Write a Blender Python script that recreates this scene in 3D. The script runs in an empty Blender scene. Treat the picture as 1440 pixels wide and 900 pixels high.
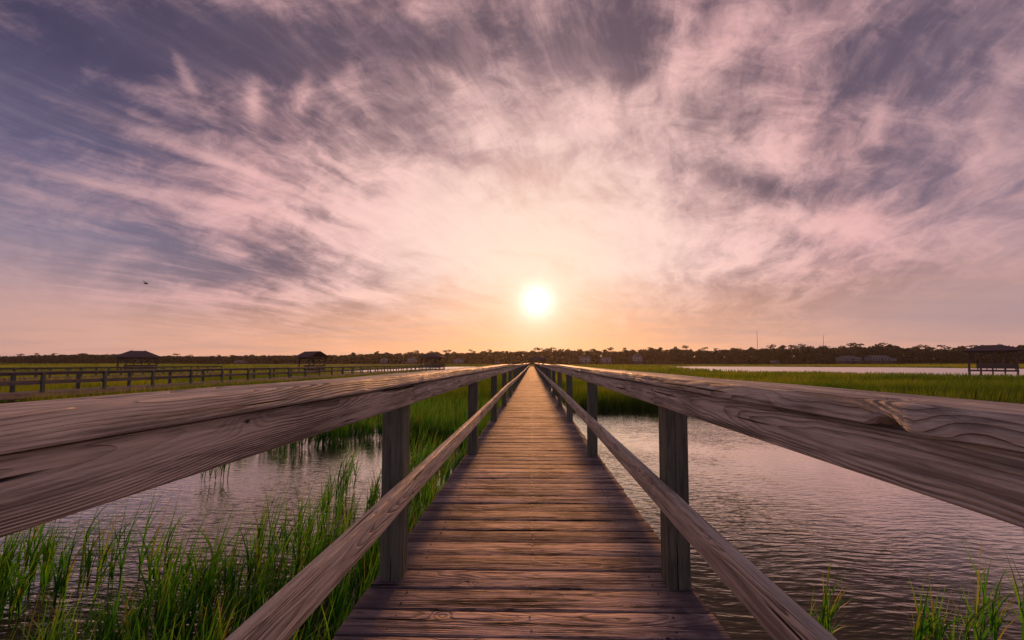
import bpy, math, random
import numpy as np
from mathutils import Vector, Matrix, Euler
random.seed(7); RNG = np.random.default_rng(7)
SC = bpy.context.scene
COL = SC.collection
R = math.radians
def srgb(r, g, b):
    f = lambda c: (c/255/12.92) if c/255 <= .04045 else ((c/255+.055)/1.055)**2.4
    return (f(r), f(g), f(b), 1)

# ------------------------------------------------------------------ camera
F = 520/1440                        # focal length in picture widths
cam = bpy.data.cameras.new('camera'); camo = bpy.data.objects.new('camera', cam); COL.objects.link(camo)
cam.lens = 36*F; cam.sensor_width = 36; cam.clip_start = .02; cam.clip_end = 20000
YAW, PITCH = 1.0, 3.0
camo.location = (0, 0, 1.0)
camo.rotation_euler = (R(90+PITCH), 0, R(YAW))
cam.shift_x = -(28-520*math.tan(R(YAW)))/1440
cam.shift_y = (60.5-520*math.tan(R(PITCH)))/1440
SC.camera = camo
SC.render.resolution_x, SC.render.resolution_y = 1024, 640
SC.view_settings.view_transform = 'Standard'; SC.view_settings.look = 'None'
SC.view_settings.exposure = 0; SC.view_settings.gamma = 1
SC.cycles.max_bounces = 6; SC.cycles.diffuse_bounces = 2; SC.cycles.glossy_bounces = 3
SC.cycles.transmission_bounces = 3; SC.cycles.volume_bounces = 0; SC.cycles.transparent_max_bounces = 6
SC.cycles.use_denoising = True

# ------------------------------------------------------------------ node helper
class E:
    def __init__(s, g, sock): s.g, s.s = g, sock
    def __add__(a, b): return a.g.m('ADD', a, b)
    def __radd__(a, b): return a.g.m('ADD', b, a)
    def __sub__(a, b): return a.g.m('SUBTRACT', a, b)
    def __rsub__(a, b): return a.g.m('SUBTRACT', b, a)
    def __mul__(a, b): return a.g.m('MULTIPLY', a, b)
    def __rmul__(a, b): return a.g.m('MULTIPLY', b, a)
    def __truediv__(a, b): return a.g.m('DIVIDE', a, b)
class G:
    def __init__(s, tree): s.t = tree; s.n = tree.nodes; s.l = tree.links
    def put(s, sock, v):
        if isinstance(v, E): s.l.new(v.s, sock)
        elif v is not None: sock.default_value = v
    def node(s, typ, **kw):
        n = s.n.new(typ)
        for k, v in kw.items(): setattr(n, k, v)
        return n
    def m(s, op, a, b=None, c=None, clamp=False):
        n = s.node('ShaderNodeMath', operation=op, use_clamp=clamp)
        for i, v in enumerate((a, b, c)): s.put(n.inputs[i], v)
        return E(s, n.outputs[0])
    def v(s, op, a, b=None, scale=None):
        n = s.node('ShaderNodeVectorMath', operation=op)
        s.put(n.inputs[0], a)
        if b is not None: s.put(n.inputs[1], b)
        if scale is not None: s.put(n.inputs['Scale'], scale)
        return E(s, n.outputs['Value' if op in ('DOT_PRODUCT', 'LENGTH', 'DISTANCE') else 'Vector'])
    def sep(s, a):
        n = s.node('ShaderNodeSeparateXYZ'); s.put(n.inputs[0], a); return [E(s, o) for o in n.outputs]
    def comb(s, x=0., y=0., z=0.):
        n = s.node('ShaderNodeCombineXYZ')
        for i, v in enumerate((x, y, z)): s.put(n.inputs[i], v)
        return E(s, n.outputs[0])
    def noise(s, vec, scale=1., detail=4., rough=.5, dist=0., col=False):
        n = s.node('ShaderNodeTexNoise'); s.put(n.inputs['Vector'], vec)
        for k, v in (('Scale', scale), ('Detail', detail), ('Roughness', rough), ('Distortion', dist)): s.put(n.inputs[k], v)
        return E(s, n.outputs['Color' if col else 'Fac'])
    def smooth(s, x, a, b, lo=0., hi=1.):
        n = s.node('ShaderNodeMapRange', interpolation_type='SMOOTHSTEP'); s.put(n.inputs['Value'], x)
        for k, v in (('From Min', a), ('From Max', b), ('To Min', lo), ('To Max', hi)): s.put(n.inputs[k], v)
        return E(s, n.outputs[0])
    def mix(s, f, a, b, mode='MIX'):
        n = s.node('ShaderNodeMix', data_type='RGBA', blend_type=mode, clamp_factor=True)
        s.put(n.inputs[0], f); s.put(n.inputs[6], a); s.put(n.inputs[7], b); return E(s, n.outputs[2])
    def ramp(s, x, stops, interp='LINEAR'):
        n = s.node('ShaderNodeValToRGB'); r = n.color_ramp; r.interpolation = interp
        while len(r.elements) < len(stops): r.elements.new(.5)
        for e, (p, c) in zip(r.elements, stops): e.position = p; e.color = c
        s.put(n.inputs[0], x); return E(s, n.outputs[0])
    def mapping(s, vec, loc, rot, scl, typ='TEXTURE'):
        n = s.node('ShaderNodeMapping', vector_type=typ); s.put(n.inputs[0], vec)
        n.inputs['Location'].default_value = loc; n.inputs['Rotation'].default_value = rot; n.inputs['Scale'].default_value = scl
        return E(s, n.outputs[0])

# ------------------------------------------------------------------ sky and sun
SUN_EL, SUN_AZ = 9.6, 0.8            # degrees above horizon, degrees right of the boardwalk axis
W = bpy.data.worlds.new('World'); SC.world = W; W.use_nodes = True
W.node_tree.nodes.clear()
def build_sky():
    g = G(W.node_tree)
    tc = g.node('ShaderNodeTexCoord'); d = g.v('NORMALIZE', E(g, tc.outputs['Generated']))
    x, y, z = g.sep(d)
    zc = g.m('MAXIMUM', z, 0.0)
    sd = (math.sin(R(SUN_AZ))*math.cos(R(SUN_EL)), math.cos(R(SUN_AZ))*math.cos(R(SUN_EL)), math.sin(R(SUN_EL)))
    th = g.m('ARCCOSINE', g.m('MINIMUM', g.v('DOT_PRODUCT', d, sd), .99999))
    el = g.m('ARCSINE', zc)
    # cloud deck coordinates (a sheet of cirrus overhead, streaks along the view)
    px = x/(zc+.14); py = y/(zc+.14)
    yc = g.m('MAXIMUM', y, .15)
    uv = g.comb(x/yc, zc/yc, 0.)
    front = g.smooth(y, .12, .4)
    P = g.comb(px, py, 0.)
    w1 = g.v('SUBTRACT', g.noise(P, .9, 3., .5, col=True), (.5, .5, .5))
    w2 = g.v('SUBTRACT', g.noise(P, 3.0, 5., .6, col=True), (.5, .5, .5))
    WV = g.v('ADD', g.v('SCALE', w1, scale=1.5), g.v('SCALE', w2, scale=.42))
    PR = g.mapping(P, (0, 0, 0), (0, 0, R(24)), (1, 1, 1), 'POINT')
    s1 = g.noise(g.v('MULTIPLY', g.v('ADD', PR, WV), (1.5, .8, 1.)), 1.25, 9., .60)
    s2 = g.noise(g.v('MULTIPLY', g.v('ADD', PR, g.v('SCALE', WV, scale=.5)), (4.6, 1.0, 1.)), 1.5, 10., .64)
    s3 = g.noise(g.v('ADD', g.v('MULTIPLY', uv, (1.5, 2.4, 1.)), g.v('SCALE', WV, scale=.16)), 3.4, 10., .66, .5)
    # broad layout of the cloud sheet  (picture px, py, sx, sy, deg, amount)
    blobs = [(760, 335, 350, 85, 0, .60), (560, 300, 210, 60, -16, .34), (770, 180, 120, 60, 0, .34), (640, 240, 90, 40, 25, .15),
             (980, 75, 130, 34, 35, .42), (900, 135, 70, 40, 30, .22), (1105, 190, 40, 70, 10, .42), (1200, 300, 170, 32, -20, .34), (1120, 330, 300, 50, 0, .22),
             (1385, 215, 30, 70, -18, .42), (1420, 310, 120, 40, 0, .2), (230, 195, 200, 12, -20, .42), (420, 225, 170, 30, -18, .22), (200, 262, 200, 9, -8, .30), (350, 290, 160, 12, -14, .28),
             (190, 415, 300, 12, 0, .34), (410, 112, 13, 34, -10, .50), (228, 75, 11, 42, 28, .52), (338, 125, 12, 34, 8, .46), (480, 70, 14, 30, 10, .3), (180, 150, 50, 8, -25, .3), (630, 92, 40, 12, -35, .4),
             (40, 50, 260, 110, 0, -.62), (90, 220, 130, 60, 0, -.22), (180, 335, 230, 40, -6, -.38), (835, 50, 95, 48, 0, -.26), (1230, 185, 130, 60, 0, .22), (700, 40, 80, 50, 0, -.20), (900, 95, 40, 18, 20, -.2),
             (1080, 258, 90, 26, -16, -.60), (1230, 275, 80, 28, -10, -.28), (685, 218, 65, 20, 0, -.34), (820, 205, 60, 14, 15, -.25), (395, 40, 230, 62, 0, -.42),
             (1290, 70, 190, 60, 22, -.30), (1300, 425, 330, 42, 0, -.30), (520, 150, 110, 40, -20, -.25),
             (345, 378, 70, 16, 0, -.35), (440, 300, 90, 10, -15, -.28), (600, 110, 60, 60, 0, -.20), (560, 30, 90, 40, 0, -.2), (660, 355, 90, 7, 0, -.25)]
    tot = None
    for (bx, by, sx, sy, an, am) in blobs:
        v = g.mapping(uv, ((bx-748)/520, (510.5-by)/520, 0), (0, 0, R(an)), (sx/520, sy/520, 1))
        e = g.m('EXPONENT', g.v('DOT_PRODUCT', v, v)*-1.)*am
        tot = e if tot is None else tot+e
    M = tot*front
    cov = M + .38 + (s1-.5)*1.55 + (s2-.5)*1.25 + (s3-.5)*1.3
    cover = g.smooth(cov, -.02, 1.1)
    clear = g.ramp(el, [(0, srgb(226, 176, 156)), (.07, srgb(214, 172, 156)), (.13, srgb(178, 152, 158)), (.22, srgb(140, 130, 152)),
                        (.32, srgb(108, 103, 134)), (.5, srgb(74, 70, 100)), (.8, srgb(76, 67, 88)), (1, srgb(86, 78, 98))])
    warmgap = g.ramp(th*.5, [(0, srgb(255, 205, 160)), (.12, srgb(238, 184, 168)), (.2, srgb(176, 142, 148)), (.29, srgb(112, 93, 106)), (.5, srgb(96, 84, 104)), (1, srgb(92, 88, 114))])
    clear = g.mix(g.smooth(x, .15, .75)*.6, clear, g.ramp(el, [(0, srgb(190, 155, 155)), (.2, srgb(170, 142, 152)), (.45, srgb(134, 114, 130)), (.8, srgb(104, 90, 108))]))
    gap = g.mix(g.smooth(th, .45, 1.05), warmgap, clear)
    lit = g.ramp(th*.5, [(0, srgb(255, 240, 220)), (.1, srgb(255, 228, 214)), (.22, srgb(253, 210, 202)), (.34, srgb(236, 184, 182)), (.46, srgb(196, 158, 162)), (.6, srgb(158, 134, 148)), (1, srgb(128, 116, 138))])
    fw = g.noise(g.v('ADD', g.v('MULTIPLY', PR, (7., 1.5, 1.)), g.v('SCALE', WV, scale=1.1)), 1.3, 10., .68)
    veil = g.smooth(fw, .44, .78)*g.smooth(M, -.6, -.05, .10, .48)
    gap = g.mix(veil, gap, g.v('SCALE', lit, scale=.82))
    c = g.mix(cover, gap, lit)
    shade = g.smooth(fw*.5+s3*.5, .38, .60)*1.
    c = g.mix(g.m('MULTIPLY', 1.-shade, g.smooth(th, .12, .5, .10, .42)), c, g.v('MULTIPLY', c, (.66, .62, .66)))
    # smoother warm veil low over the horizon
    low = g.ramp(th*.5, [(0, srgb(253, 176, 100)), (.1, srgb(252, 178, 120)), (.25, srgb(246, 180, 142)), (.45, srgb(220, 168, 152)), (.6, srgb(186, 150, 150)), (1, srgb(140, 122, 138))])
    band = g.noise(g.v('MULTIPLY', uv, (1.3, 17., 1.)), 2.2, 6., .55, .4)
    lowm = g.smooth(el, .0, g.smooth(x, -.8, -.2, .17, .26), .95, 0.)
    low = g.mix(g.smooth(band, .42, .68)*.5, low, g.mix(.62, low, srgb(165, 138, 146)))
    c = g.mix(lowm, c, low)
    # grey-mauve haze bank low on the right
    bank = g.m('EXPONENT', g.v('DOT_PRODUCT', *(2*[g.mapping(uv, ((1420-748)/520, (510.5-440)/520, 0), (0, 0, R(3)), (.62, .085, 1))]))*-1.)
    c = g.mix(bank*front*.8, c, srgb(168, 142, 148))
    # veiled sun
    gn = 1.+(s3-.5)*.5
    halo = g.m('EXPONENT', th*gn/-.20)*.42
    c = g.mix(halo, c, (1., .60, .34, 1))
    glow = g.m('EXPONENT', g.m('POWER', th*gn/.095, 1.7)*-1.)*.80
    c = g.mix(glow, c, (1.02, .82, .64, 1))
    disc = g.m('EXPONENT', g.m('POWER', th*(1.+(s3-.5)*.5)/.034, 1.6)*-1.)
    c = g.mix(disc, c, (1.9, 1.75, 1.5, 1))
    st = g.node('ShaderNodeTexSky', sky_type='NISHITA', sun_disc=False, sun_elevation=R(SUN_EL), sun_rotation=R(SUN_AZ))
    b1 = g.node('ShaderNodeBackground'); g.put(b1.inputs[0], E(g, st.outputs[0])); b1.inputs[1].default_value = .0025
    b2 = g.node('ShaderNodeBackground'); g.put(b2.inputs[0], c); b2.inputs[1].default_value = 1.
    ad = g.node('ShaderNodeAddShader'); g.l.new(b1.outputs[0], ad.inputs[0]); g.l.new(b2.outputs[0], ad.inputs[1])
    out = g.node('ShaderNodeOutputWorld'); g.l.new(ad.outputs[0], out.inputs[0])
build_sky()
sun = bpy.data.lights.new('sun', 'SUN'); sun.energy = 3.6; sun.angle = R(2.5); sun.color = (1, .43, .15)
suno = bpy.data.objects.new('sun', sun); COL.objects.link(suno)
sdir = Vector((math.sin(R(SUN_AZ))*math.cos(R(SUN_EL)), math.cos(R(SUN_AZ))*math.cos(R(SUN_EL)), math.sin(R(SUN_EL))))
suno.rotation_euler = (sdir).to_track_quat('Z', 'Y').to_euler()


# ------------------------------------------------------------------ object helpers
def thing(name, label, cat, loc=(0, 0, 0), group=None, rz=0.):
    o = bpy.data.objects.new(name, None); COL.objects.link(o); o.location = loc; o.rotation_euler = (0, 0, rz)
    o.empty_display_size = .2
    o['label'] = label; o['category'] = cat
    if group: o['group'] = group
    return o
def part(name, me, mat=None, parent=None, loc=(0, 0, 0), rot=(0, 0, 0), kind=None, label=None):
    o = bpy.data.objects.new(name, me); COL.objects.link(o)
    if mat is not None and not me.materials: me.materials.append(mat)
    if parent: o.parent = parent
    o.location = loc; o.rotation_euler = rot
    if kind: o['kind'] = kind
    if label: o['label'] = label
    return o
def tag(o, label, cat, group=None):
    o['label'] = label; o['category'] = cat
    if group: o['group'] = group
    return o
def fastmesh(name, V, F, tint=None, mat=None, smooth=False, up=False):
    """V (n,3) array, F (m,k) array of equal-size faces"""
    V = np.asarray(V, np.float32); F = np.asarray(F, np.int32); me = bpy.data.meshes.new(name)
    me.vertices.add(len(V)); me.vertices.foreach_set('co', V.ravel())
    k = F.shape[1]; me.loops.add(F.size); me.loops.foreach_set('vertex_index', F.ravel())
    me.polygons.add(len(F)); me.polygons.foreach_set('loop_start', np.arange(0, F.size, k, dtype=np.int32))
    try: me.polygons.foreach_set('loop_total', np.full(len(F), k, np.int32))
    except Exception: pass
    if smooth: me.polygons.foreach_set('use_smooth', np.ones(len(F), bool))
    me.update(calc_edges=True)
    if tint is not None:
        a = me.attributes.new('tint', 'FLOAT', 'POINT'); a.data.foreach_set('value', np.asarray(tint, np.float32))
    if mat is not None: me.materials.append(mat)
    return me
class MB:
    def __init__(s): s.v, s.f, s.mi = [], [], []
    def add(s, V, Fc, mi=0):
        b = len(s.v); s.v += [tuple(p) for p in V]; s.f += [tuple(b+i for i in f) for f in Fc]; s.mi += [mi]*len(Fc)
    def box(s, x0, x1, y0, y1, z0, z1, mi=0, M=None):
        V = [Vector((x, y, z)) for z in (z0, z1) for y in (y0, y1) for x in (x0, x1)]
        if M is not None: V = [M @ p for p in V]
        s.add(V, [(0, 2, 3, 1), (4, 5, 7, 6), (0, 1, 5, 4), (2, 6, 7, 3), (0, 4, 6, 2), (1, 3, 7, 5)], mi); return s
    def bar(s, a, b, w, h, mi=0, c=.1):
        """timber with chamfered edges from a to b, w across, h high"""
        a, b = Vector(a), Vector(b); d = (b-a).normalized()
        up = Vector((0, 0, 1)) if abs(d.z) < .9 else Vector((0, 1, 0))
        sx = d.cross(up).normalized(); sz = sx.cross(d)
        k = min(w, h)*c; x, z = w/2, h/2
        pr = [(-x+k, -z), (x-k, -z), (x, -z+k), (x, z-k), (x-k, z), (-x+k, z), (-x, z-k), (-x, -z+k)]
        V = [p+sx*u+sz*v for p in (a, b) for u, v in pr]
        s.add(V, [(i, (i+1) % 8, (i+1) % 8+8, i+8) for i in range(8)]+[tuple(range(7, -1, -1)), tuple(range(8, 16))], mi); return s
    def mesh(s, name, mats=()):
        me = bpy.data.meshes.new(name); me.from_pydata(s.v, [], s.f)
        for m in mats: me.materials.append(m)
        if any(s.mi): me.polygons.foreach_set('material_index', s.mi)
        me.update(); return me
def noise1(n, rough=.6, octs=5, seed=0):
    r = np.random.default_rng(seed); out = np.zeros(n); a = 1.
    for o in range(octs):
        k = 2**(o+1)+1; p = r.normal(size=k+2); out += a*np.interp(np.linspace(0, k, n), np.arange(k+2), p); a *= rough
    return out
def board(L, w, h, step=.25, wob=.0015, c=.004, seed=0, ragged=0.):
    """sawn board along local X centred on 0, cross-section w (local Y) by h (local Z)"""
    n = max(2, int(L/step)+1); xs = np.linspace(-L/2, L/2, n)
    y, z = w/2, h/2
    pr = np.array([(-y+c, -z), (y-c, -z), (y, -z+c), (y, z-c), (y-c, z), (-y+c, z), (-y, z-c), (-y, -z+c)])
    ny, nz = noise1(n, seed=seed*3+1)*wob, noise1(n, seed=seed*3+2)*wob
    V = np.zeros((n, 8, 3)); V[:, :, 0] = xs[:, None]
    V[:, :, 1] = pr[None, :, 0]+ny[:, None]; V[:, :, 2] = pr[None, :, 1]+nz[:, None]
    if ragged:
        r = np.random.default_rng(seed+99); V[0, :, 0] += r.normal(size=8)*ragged; V[-1, :, 0] += r.normal(size=8)*ragged
    f = [(i*8+j, (i+1)*8+j, (i+1)*8+(j+1) % 8, i*8+(j+1) % 8) for i in range(n-1) for j in range(8)]
    f += [tuple(range(8)), tuple((n-1)*8+j for j in range(7, -1, -1))]
    return V.reshape(-1, 3), f

# ------------------------------------------------------------------ materials
def newmat(name):
    m = bpy.data.materials.new(name); m.use_nodes = True; m.node_tree.nodes.clear(); return m, G(m.node_tree)
def finish(g, color, rough=.6, bump=None, bstr=.5, bdist=.01, spec=.5, coat=None):
    b = g.node('ShaderNodeBsdfPrincipled'); g.put(b.inputs['Base Color'], color); g.put(b.inputs['Roughness'], rough)
    b.inputs['Specular IOR Level'].default_value = spec
    if bump is not None:
        n = g.node('ShaderNodeBump'); n.inputs['Strength'].default_value = bstr; n.inputs['Distance'].default_value = bdist
        g.put(n.inputs['Height'], bump); g.l.new(n.outputs[0], b.inputs['Normal'])
    o = g.node('ShaderNodeOutputMaterial'); g.l.new(b.outputs[0], o.inputs[0]); return b
def wood(name, light, dark, freq=150., knots=1., stain=.6, moss=0., rough=.5, spec=.4, depth=.0035, mosscol=(.10, .13, .09, 1), cracks=1., vary=.35, tilt=.035, streak=0., edge=0., flat=False):
    m, g = newmat(name)
    tc = g.node('ShaderNodeTexCoord'); oi = g.node('ShaderNodeObjectInfo'); rnd = E(g, oi.outputs['Random'])
    r2 = g.m('FRACT', rnd*17.31); r3 = g.m('FRACT', rnd*91.7)
    p0 = E(g, tc.outputs['Object']); p = g.v('ADD', p0, g.comb(rnd*37.+.31, 0., 0.))
    x, y, z = g.sep(p); _, ly, lz = g.sep(p0)
    # rings of the log the board was cut from, bent by noise and swirling round knots
    nz = g.noise(g.v('MULTIPLY', p, (1.5, 5., 5.)), 1., 3., .5, col=True)
    n1, n2, n3 = g.sep(nz)
    a = ly + (r2-.5)*.10 + (n1-.5)*.05
    b = lz + .030 + r3*.05 + (n2-.5)*.06 + g.m('SINE', x*.9+rnd*20.)*tilt
    if flat:
        a = ly + .026 + r3*.02 + (n1-.5)*.032 + g.m('SINE', x*1.3+rnd*20.)*.016; b = lz + (r2-.5)*.05 + (n2-.5)*.06 + g.m('SINE', x*.7+rnd*9.)*.02
    r = g.m('SQRT', a*a+b*b)
    vo = g.node('ShaderNodeTexVoronoi', feature='F1'); g.put(vo.inputs['Vector'], g.v('MULTIPLY', p, (1., 1.9, 1.9))); vo.inputs['Scale'].default_value = 2.6
    kd = E(g, vo.outputs['Distance'])
    kn = g.smooth(kd, .0, .24, 1., 0.)*knots
    r = r + kn*kn*.045
    rr = r*freq + (n3-.5)*1.2
    saw = g.m('FRACT', rr)
    ring = g.smooth(saw, .35, .92)*g.smooth(saw, .93, 1., 1., 0.)
    fib = g.noise(g.v('MULTIPLY', p, (7., 260., 260.)), 1., 3., .6)
    fib2 = g.noise(g.v('MULTIPLY', p, (2.5, 70., 70.)), 1., 4., .6)
    crk = g.noise(g.v('MULTIPLY', p, (1.1, 42., 42.)), 1., 2., .5)
    crack = g.smooth(crk, .665, .70)*cracks
    geo = g.node('ShaderNodeNewGeometry'); wp = E(g, geo.outputs['Position'])
    blot = g.noise(wp, 2.3, 5., .65); blot2 = g.noise(g.v('ADD', wp, (7.3, 1.1, 3.)), .8, 4., .6)
    core = g.smooth(kd, .018, .034, 1., 0.)*(1. if knots > 0 else 0.)
    rs = g.smooth(g.noise(g.v('MULTIPLY', p, (1.3, 9., 9.)), 1., 3., .6), .34, .62, .25, 1.)
    base = g.mix(g.m('ADD', ring*rs*.70, (fib2-.5)*1.8, clamp=True), light, dark)
    pale = g.noise(g.v('MULTIPLY', p, (3., 45., 45.)), 1., 4., .65)
    base = g.mix(g.smooth(pale, .52, .70)*.45, base, tuple(min(1, c*1.35) for c in light[:3])+(1,))
    base = g.mix((fib-.35)*.9, base, tuple(c*.35 for c in dark[:3])+(1,))
    if streak:
        stk = g.noise(g.v('MULTIPLY', p, (2.4, 42., 42.)), 1., 6., .75)
        base = g.mix(g.m('MINIMUM', g.smooth(stk, .46, .62)*.8*streak, .95), base, tuple(c*.40 for c in dark[:3])+(1,))
    base = g.mix(g.smooth(blot, .50, .72)*stain, base, tuple(c*.30 for c in dark[:3])+(1,))
    if edge:
        lx = g.m('ABSOLUTE', g.sep(p0)[0])
        ef = g.smooth(lx+(blot-.5)*.9+(blot2-.5)*.5, .30, .78)
        base = g.mix(ef*edge, base, g.mix(fib2, (.055, .045, .05, 1), (.19, .155, .17, 1)))
    val = 1. + (rnd-.5)*vary
    base = g.v('SCALE', base, scale=val)
    if moss: base = g.mix(g.smooth(blot2+(blot-.5)*.5, .30, .66)*moss, base, mosscol)
    base = g.mix(g.m('MAXIMUM', crack, core), base, (.012, .009, .008, 1))
    h = ring*rs*-.6 + fib*.35 + fib2*.55 - crack*1.3 - core*.15
    finish(g, base, g.m('ADD', rough, (fib2-.5)*.3), h, 1., depth, spec)
    return m
def simple(name, c1, c2, scale=3., rough=.8, bump=.0, bstr=.4, spec=.2):
    m, g = newmat(name); tc = g.node('ShaderNodeTexCoord'); n = g.noise(E(g, tc.outputs['Object']), scale, 5., .6)
    finish(g, g.mix(n, c1, c2), rough, n if bump else None, bstr, bump or .01, spec); return m
M_plank = wood('deck_wood', (.66, .49, .41, 1), (.085, .06, .055, 1), 150, .7, .85, 0, .74, .05, .008, cracks=1., vary=.6, streak=1.2, edge=.8)
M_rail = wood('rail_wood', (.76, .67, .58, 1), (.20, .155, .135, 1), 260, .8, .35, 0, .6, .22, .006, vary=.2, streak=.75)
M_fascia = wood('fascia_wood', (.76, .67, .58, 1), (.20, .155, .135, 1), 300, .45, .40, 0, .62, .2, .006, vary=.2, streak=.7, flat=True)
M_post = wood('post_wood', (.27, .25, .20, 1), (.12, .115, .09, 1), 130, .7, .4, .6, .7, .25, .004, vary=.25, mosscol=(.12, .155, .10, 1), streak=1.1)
M_beam = wood('underside_wood', (.13, .10, .085, 1), (.06, .05, .045, 1), 90, .3, .6, .3, .8, .2)
M_old = wood('far_walk_wood', (.24, .18, .165, 1), (.10, .075, .07, 1), 90, .3, .5, .15, .6, .3)
M_oldpost = wood('far_walk_post_wood', (.16, .17, .15, 1), (.08, .09, .075, 1), 90, .3, .5, .6, .7, .2)
M_nail = simple('nail_steel', (.03, .025, .02, 1), (.07, .05, .04, 1), 40, .5)
M_shingle = simple('roof_shingle', (.22, .15, .14, 1), (.12, .085, .085, 1), 6, .85)
M_gaz = simple('gazebo_wood', (.20, .155, .13, 1), (.11, .085, .07, 1), 3, .8)
M_wall = simple('house_siding', (.42, .42, .44, 1), (.34, .34, .37, 1), 1, .7)
M_wall2 = simple('house_siding_grey', (.26, .28, .30, 1), (.20, .22, .24, 1), 1, .7)
M_roof = simple('house_roof', (.16, .165, .18, 1), (.11, .115, .125, 1), 1, .8)
M_roofr = simple('house_roof_rust', (.24, .09, .06, 1), (.17, .07, .05, 1), 1, .8)
M_glass = simple('window_glass', (.02, .025, .03, 1), (.03, .03, .04, 1), 1, .1, spec=.6)
M_mast = simple('mast_steel', (.10, .07, .07, 1), (.14, .10, .10, 1), 1, .6)
M_bird = simple('bird_feather', (.05, .04, .035, 1), (.10, .08, .07, 1), 8, .8)

def leafmat(name, stops, trans=.45, rough=.55):
    m, g = newmat(name)
    at = g.node('ShaderNodeAttribute', attribute_name='tint'); c = g.ramp(E(g, at.outputs['Fac']), stops)
    b = g.node('ShaderNodeBsdfPrincipled'); g.put(b.inputs['Base Color'], c); b.inputs['Roughness'].default_value = rough; b.inputs['Specular IOR Level'].default_value = .3
    t = g.node('ShaderNodeBsdfTranslucent'); g.put(t.inputs[0], g.v('MULTIPLY', c, (1.5, 1.6, .7)))
    mx = g.node('ShaderNodeMixShader'); mx.inputs[0].default_value = trans
    g.l.new(b.outputs[0], mx.inputs[1]); g.l.new(t.outputs[0], mx.inputs[2])
    o = g.node('ShaderNodeOutputMaterial'); g.l.new(mx.outputs[0], o.inputs[0]); return m
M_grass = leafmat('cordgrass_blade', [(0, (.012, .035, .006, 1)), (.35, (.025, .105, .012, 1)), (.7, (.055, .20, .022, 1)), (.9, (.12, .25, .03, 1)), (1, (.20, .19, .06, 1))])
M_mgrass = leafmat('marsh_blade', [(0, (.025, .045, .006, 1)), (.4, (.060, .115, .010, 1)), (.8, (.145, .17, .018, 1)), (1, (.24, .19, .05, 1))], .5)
M_leaf = leafmat('tree_foliage', [(0, (.010, .017, .008, 1)), (.5, (.024, .034, .015, 1)), (1, (.040, .050, .022, 1))], .04, .8)
M_bark = simple('tree_bark', (.05, .04, .03, 1), (.09, .065, .05, 1), 2, .9)

# ------------------------------------------------------------------ terrain
WATER = -1.0
CREEK_R = ([.30, .35, .42, .48, .6, .87, 1.16, 1.5, 2.2], [195, 186, 120, 93, 74, 57, 50, 46, 44], [198, 205, 215, 215, 205, 180, 140, 115, 100])
CREEK_L = ([-1.2, -.58, -.45, -.36, -.28, -.2, -.12, -.08], [70, 62, 60, 66, 78, 102, 165, 185], [72, 78, 118, 142, 165, 205, 200, 190])
def vn(x, y, s, seed):
    """smooth value noise"""
    r = np.random.default_rng(seed); T = r.random((64, 64)); u = x/s; v = y/s
    i = np.floor(u).astype(int); j = np.floor(v).astype(int); fu = u-i; fv = v-j; fu = fu*fu*(3-2*fu); fv = fv*fv*(3-2*fv)
    g_ = lambda a, b: T[a % 64, b % 64]
    return (g_(i, j)*(1-fu)+g_(i+1, j)*fu)*(1-fv)+(g_(i, j+1)*(1-fu)+g_(i+1, j+1)*fu)*fv-.5
def land(x, y):
    """signed measure, positive on the marsh, negative in water (metres, roughly)"""
    x = np.asarray(x, float); y = np.asarray(y, float)
    n = vn(x, y, 3.1, 1)*2.2+vn(x, y, 1.1, 2)*.9
    bankr = y-15.6+n*.6; bankl = y-13.2+n*.8+np.maximum(0, -x-5)*-.05
    base = np.where(x > 0, bankr, bankl)
    chr_ = x-(1.75-np.clip((y-20)/40, 0, .7))+n*.08; chl = -x-1.25+n*.10
    ch = np.where(x > 0, chr_, chl); ch = np.where(y > 60, np.where(y > 100, 9, np.abs(x)-.8), ch)
    base = np.minimum(base, ch)
    yy = np.maximum(y, 1.); a = x/yy
    for (A, N, Fr) in (CREEK_R, CREEK_L):
        lo = np.interp(a, A, N); hi = np.interp(a, A, Fr); nn = vn(x, y, 14, 5)*.06*yy
        inside = np.minimum(yy-lo+nn*.6, hi-yy+nn)*.5
        inside = np.where((a < A[0]) | (a > A[-1]), -5, inside)
        base = np.minimum(base, -inside)
    back = -(y+14)+n*3
    return np.where(y < 2, back, base)
def ground_z(x, y):
    l = land(x, y); z = WATER-.55+.62*np.clip(l/1.2+.55, 0, 1)
    r = np.hypot(x, y); z = z+np.clip((r-395)/60, 0, 1)*.9; z = z+np.clip((y-485-.15*np.abs(x))/60, 0, 1)*9
    return z
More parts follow.
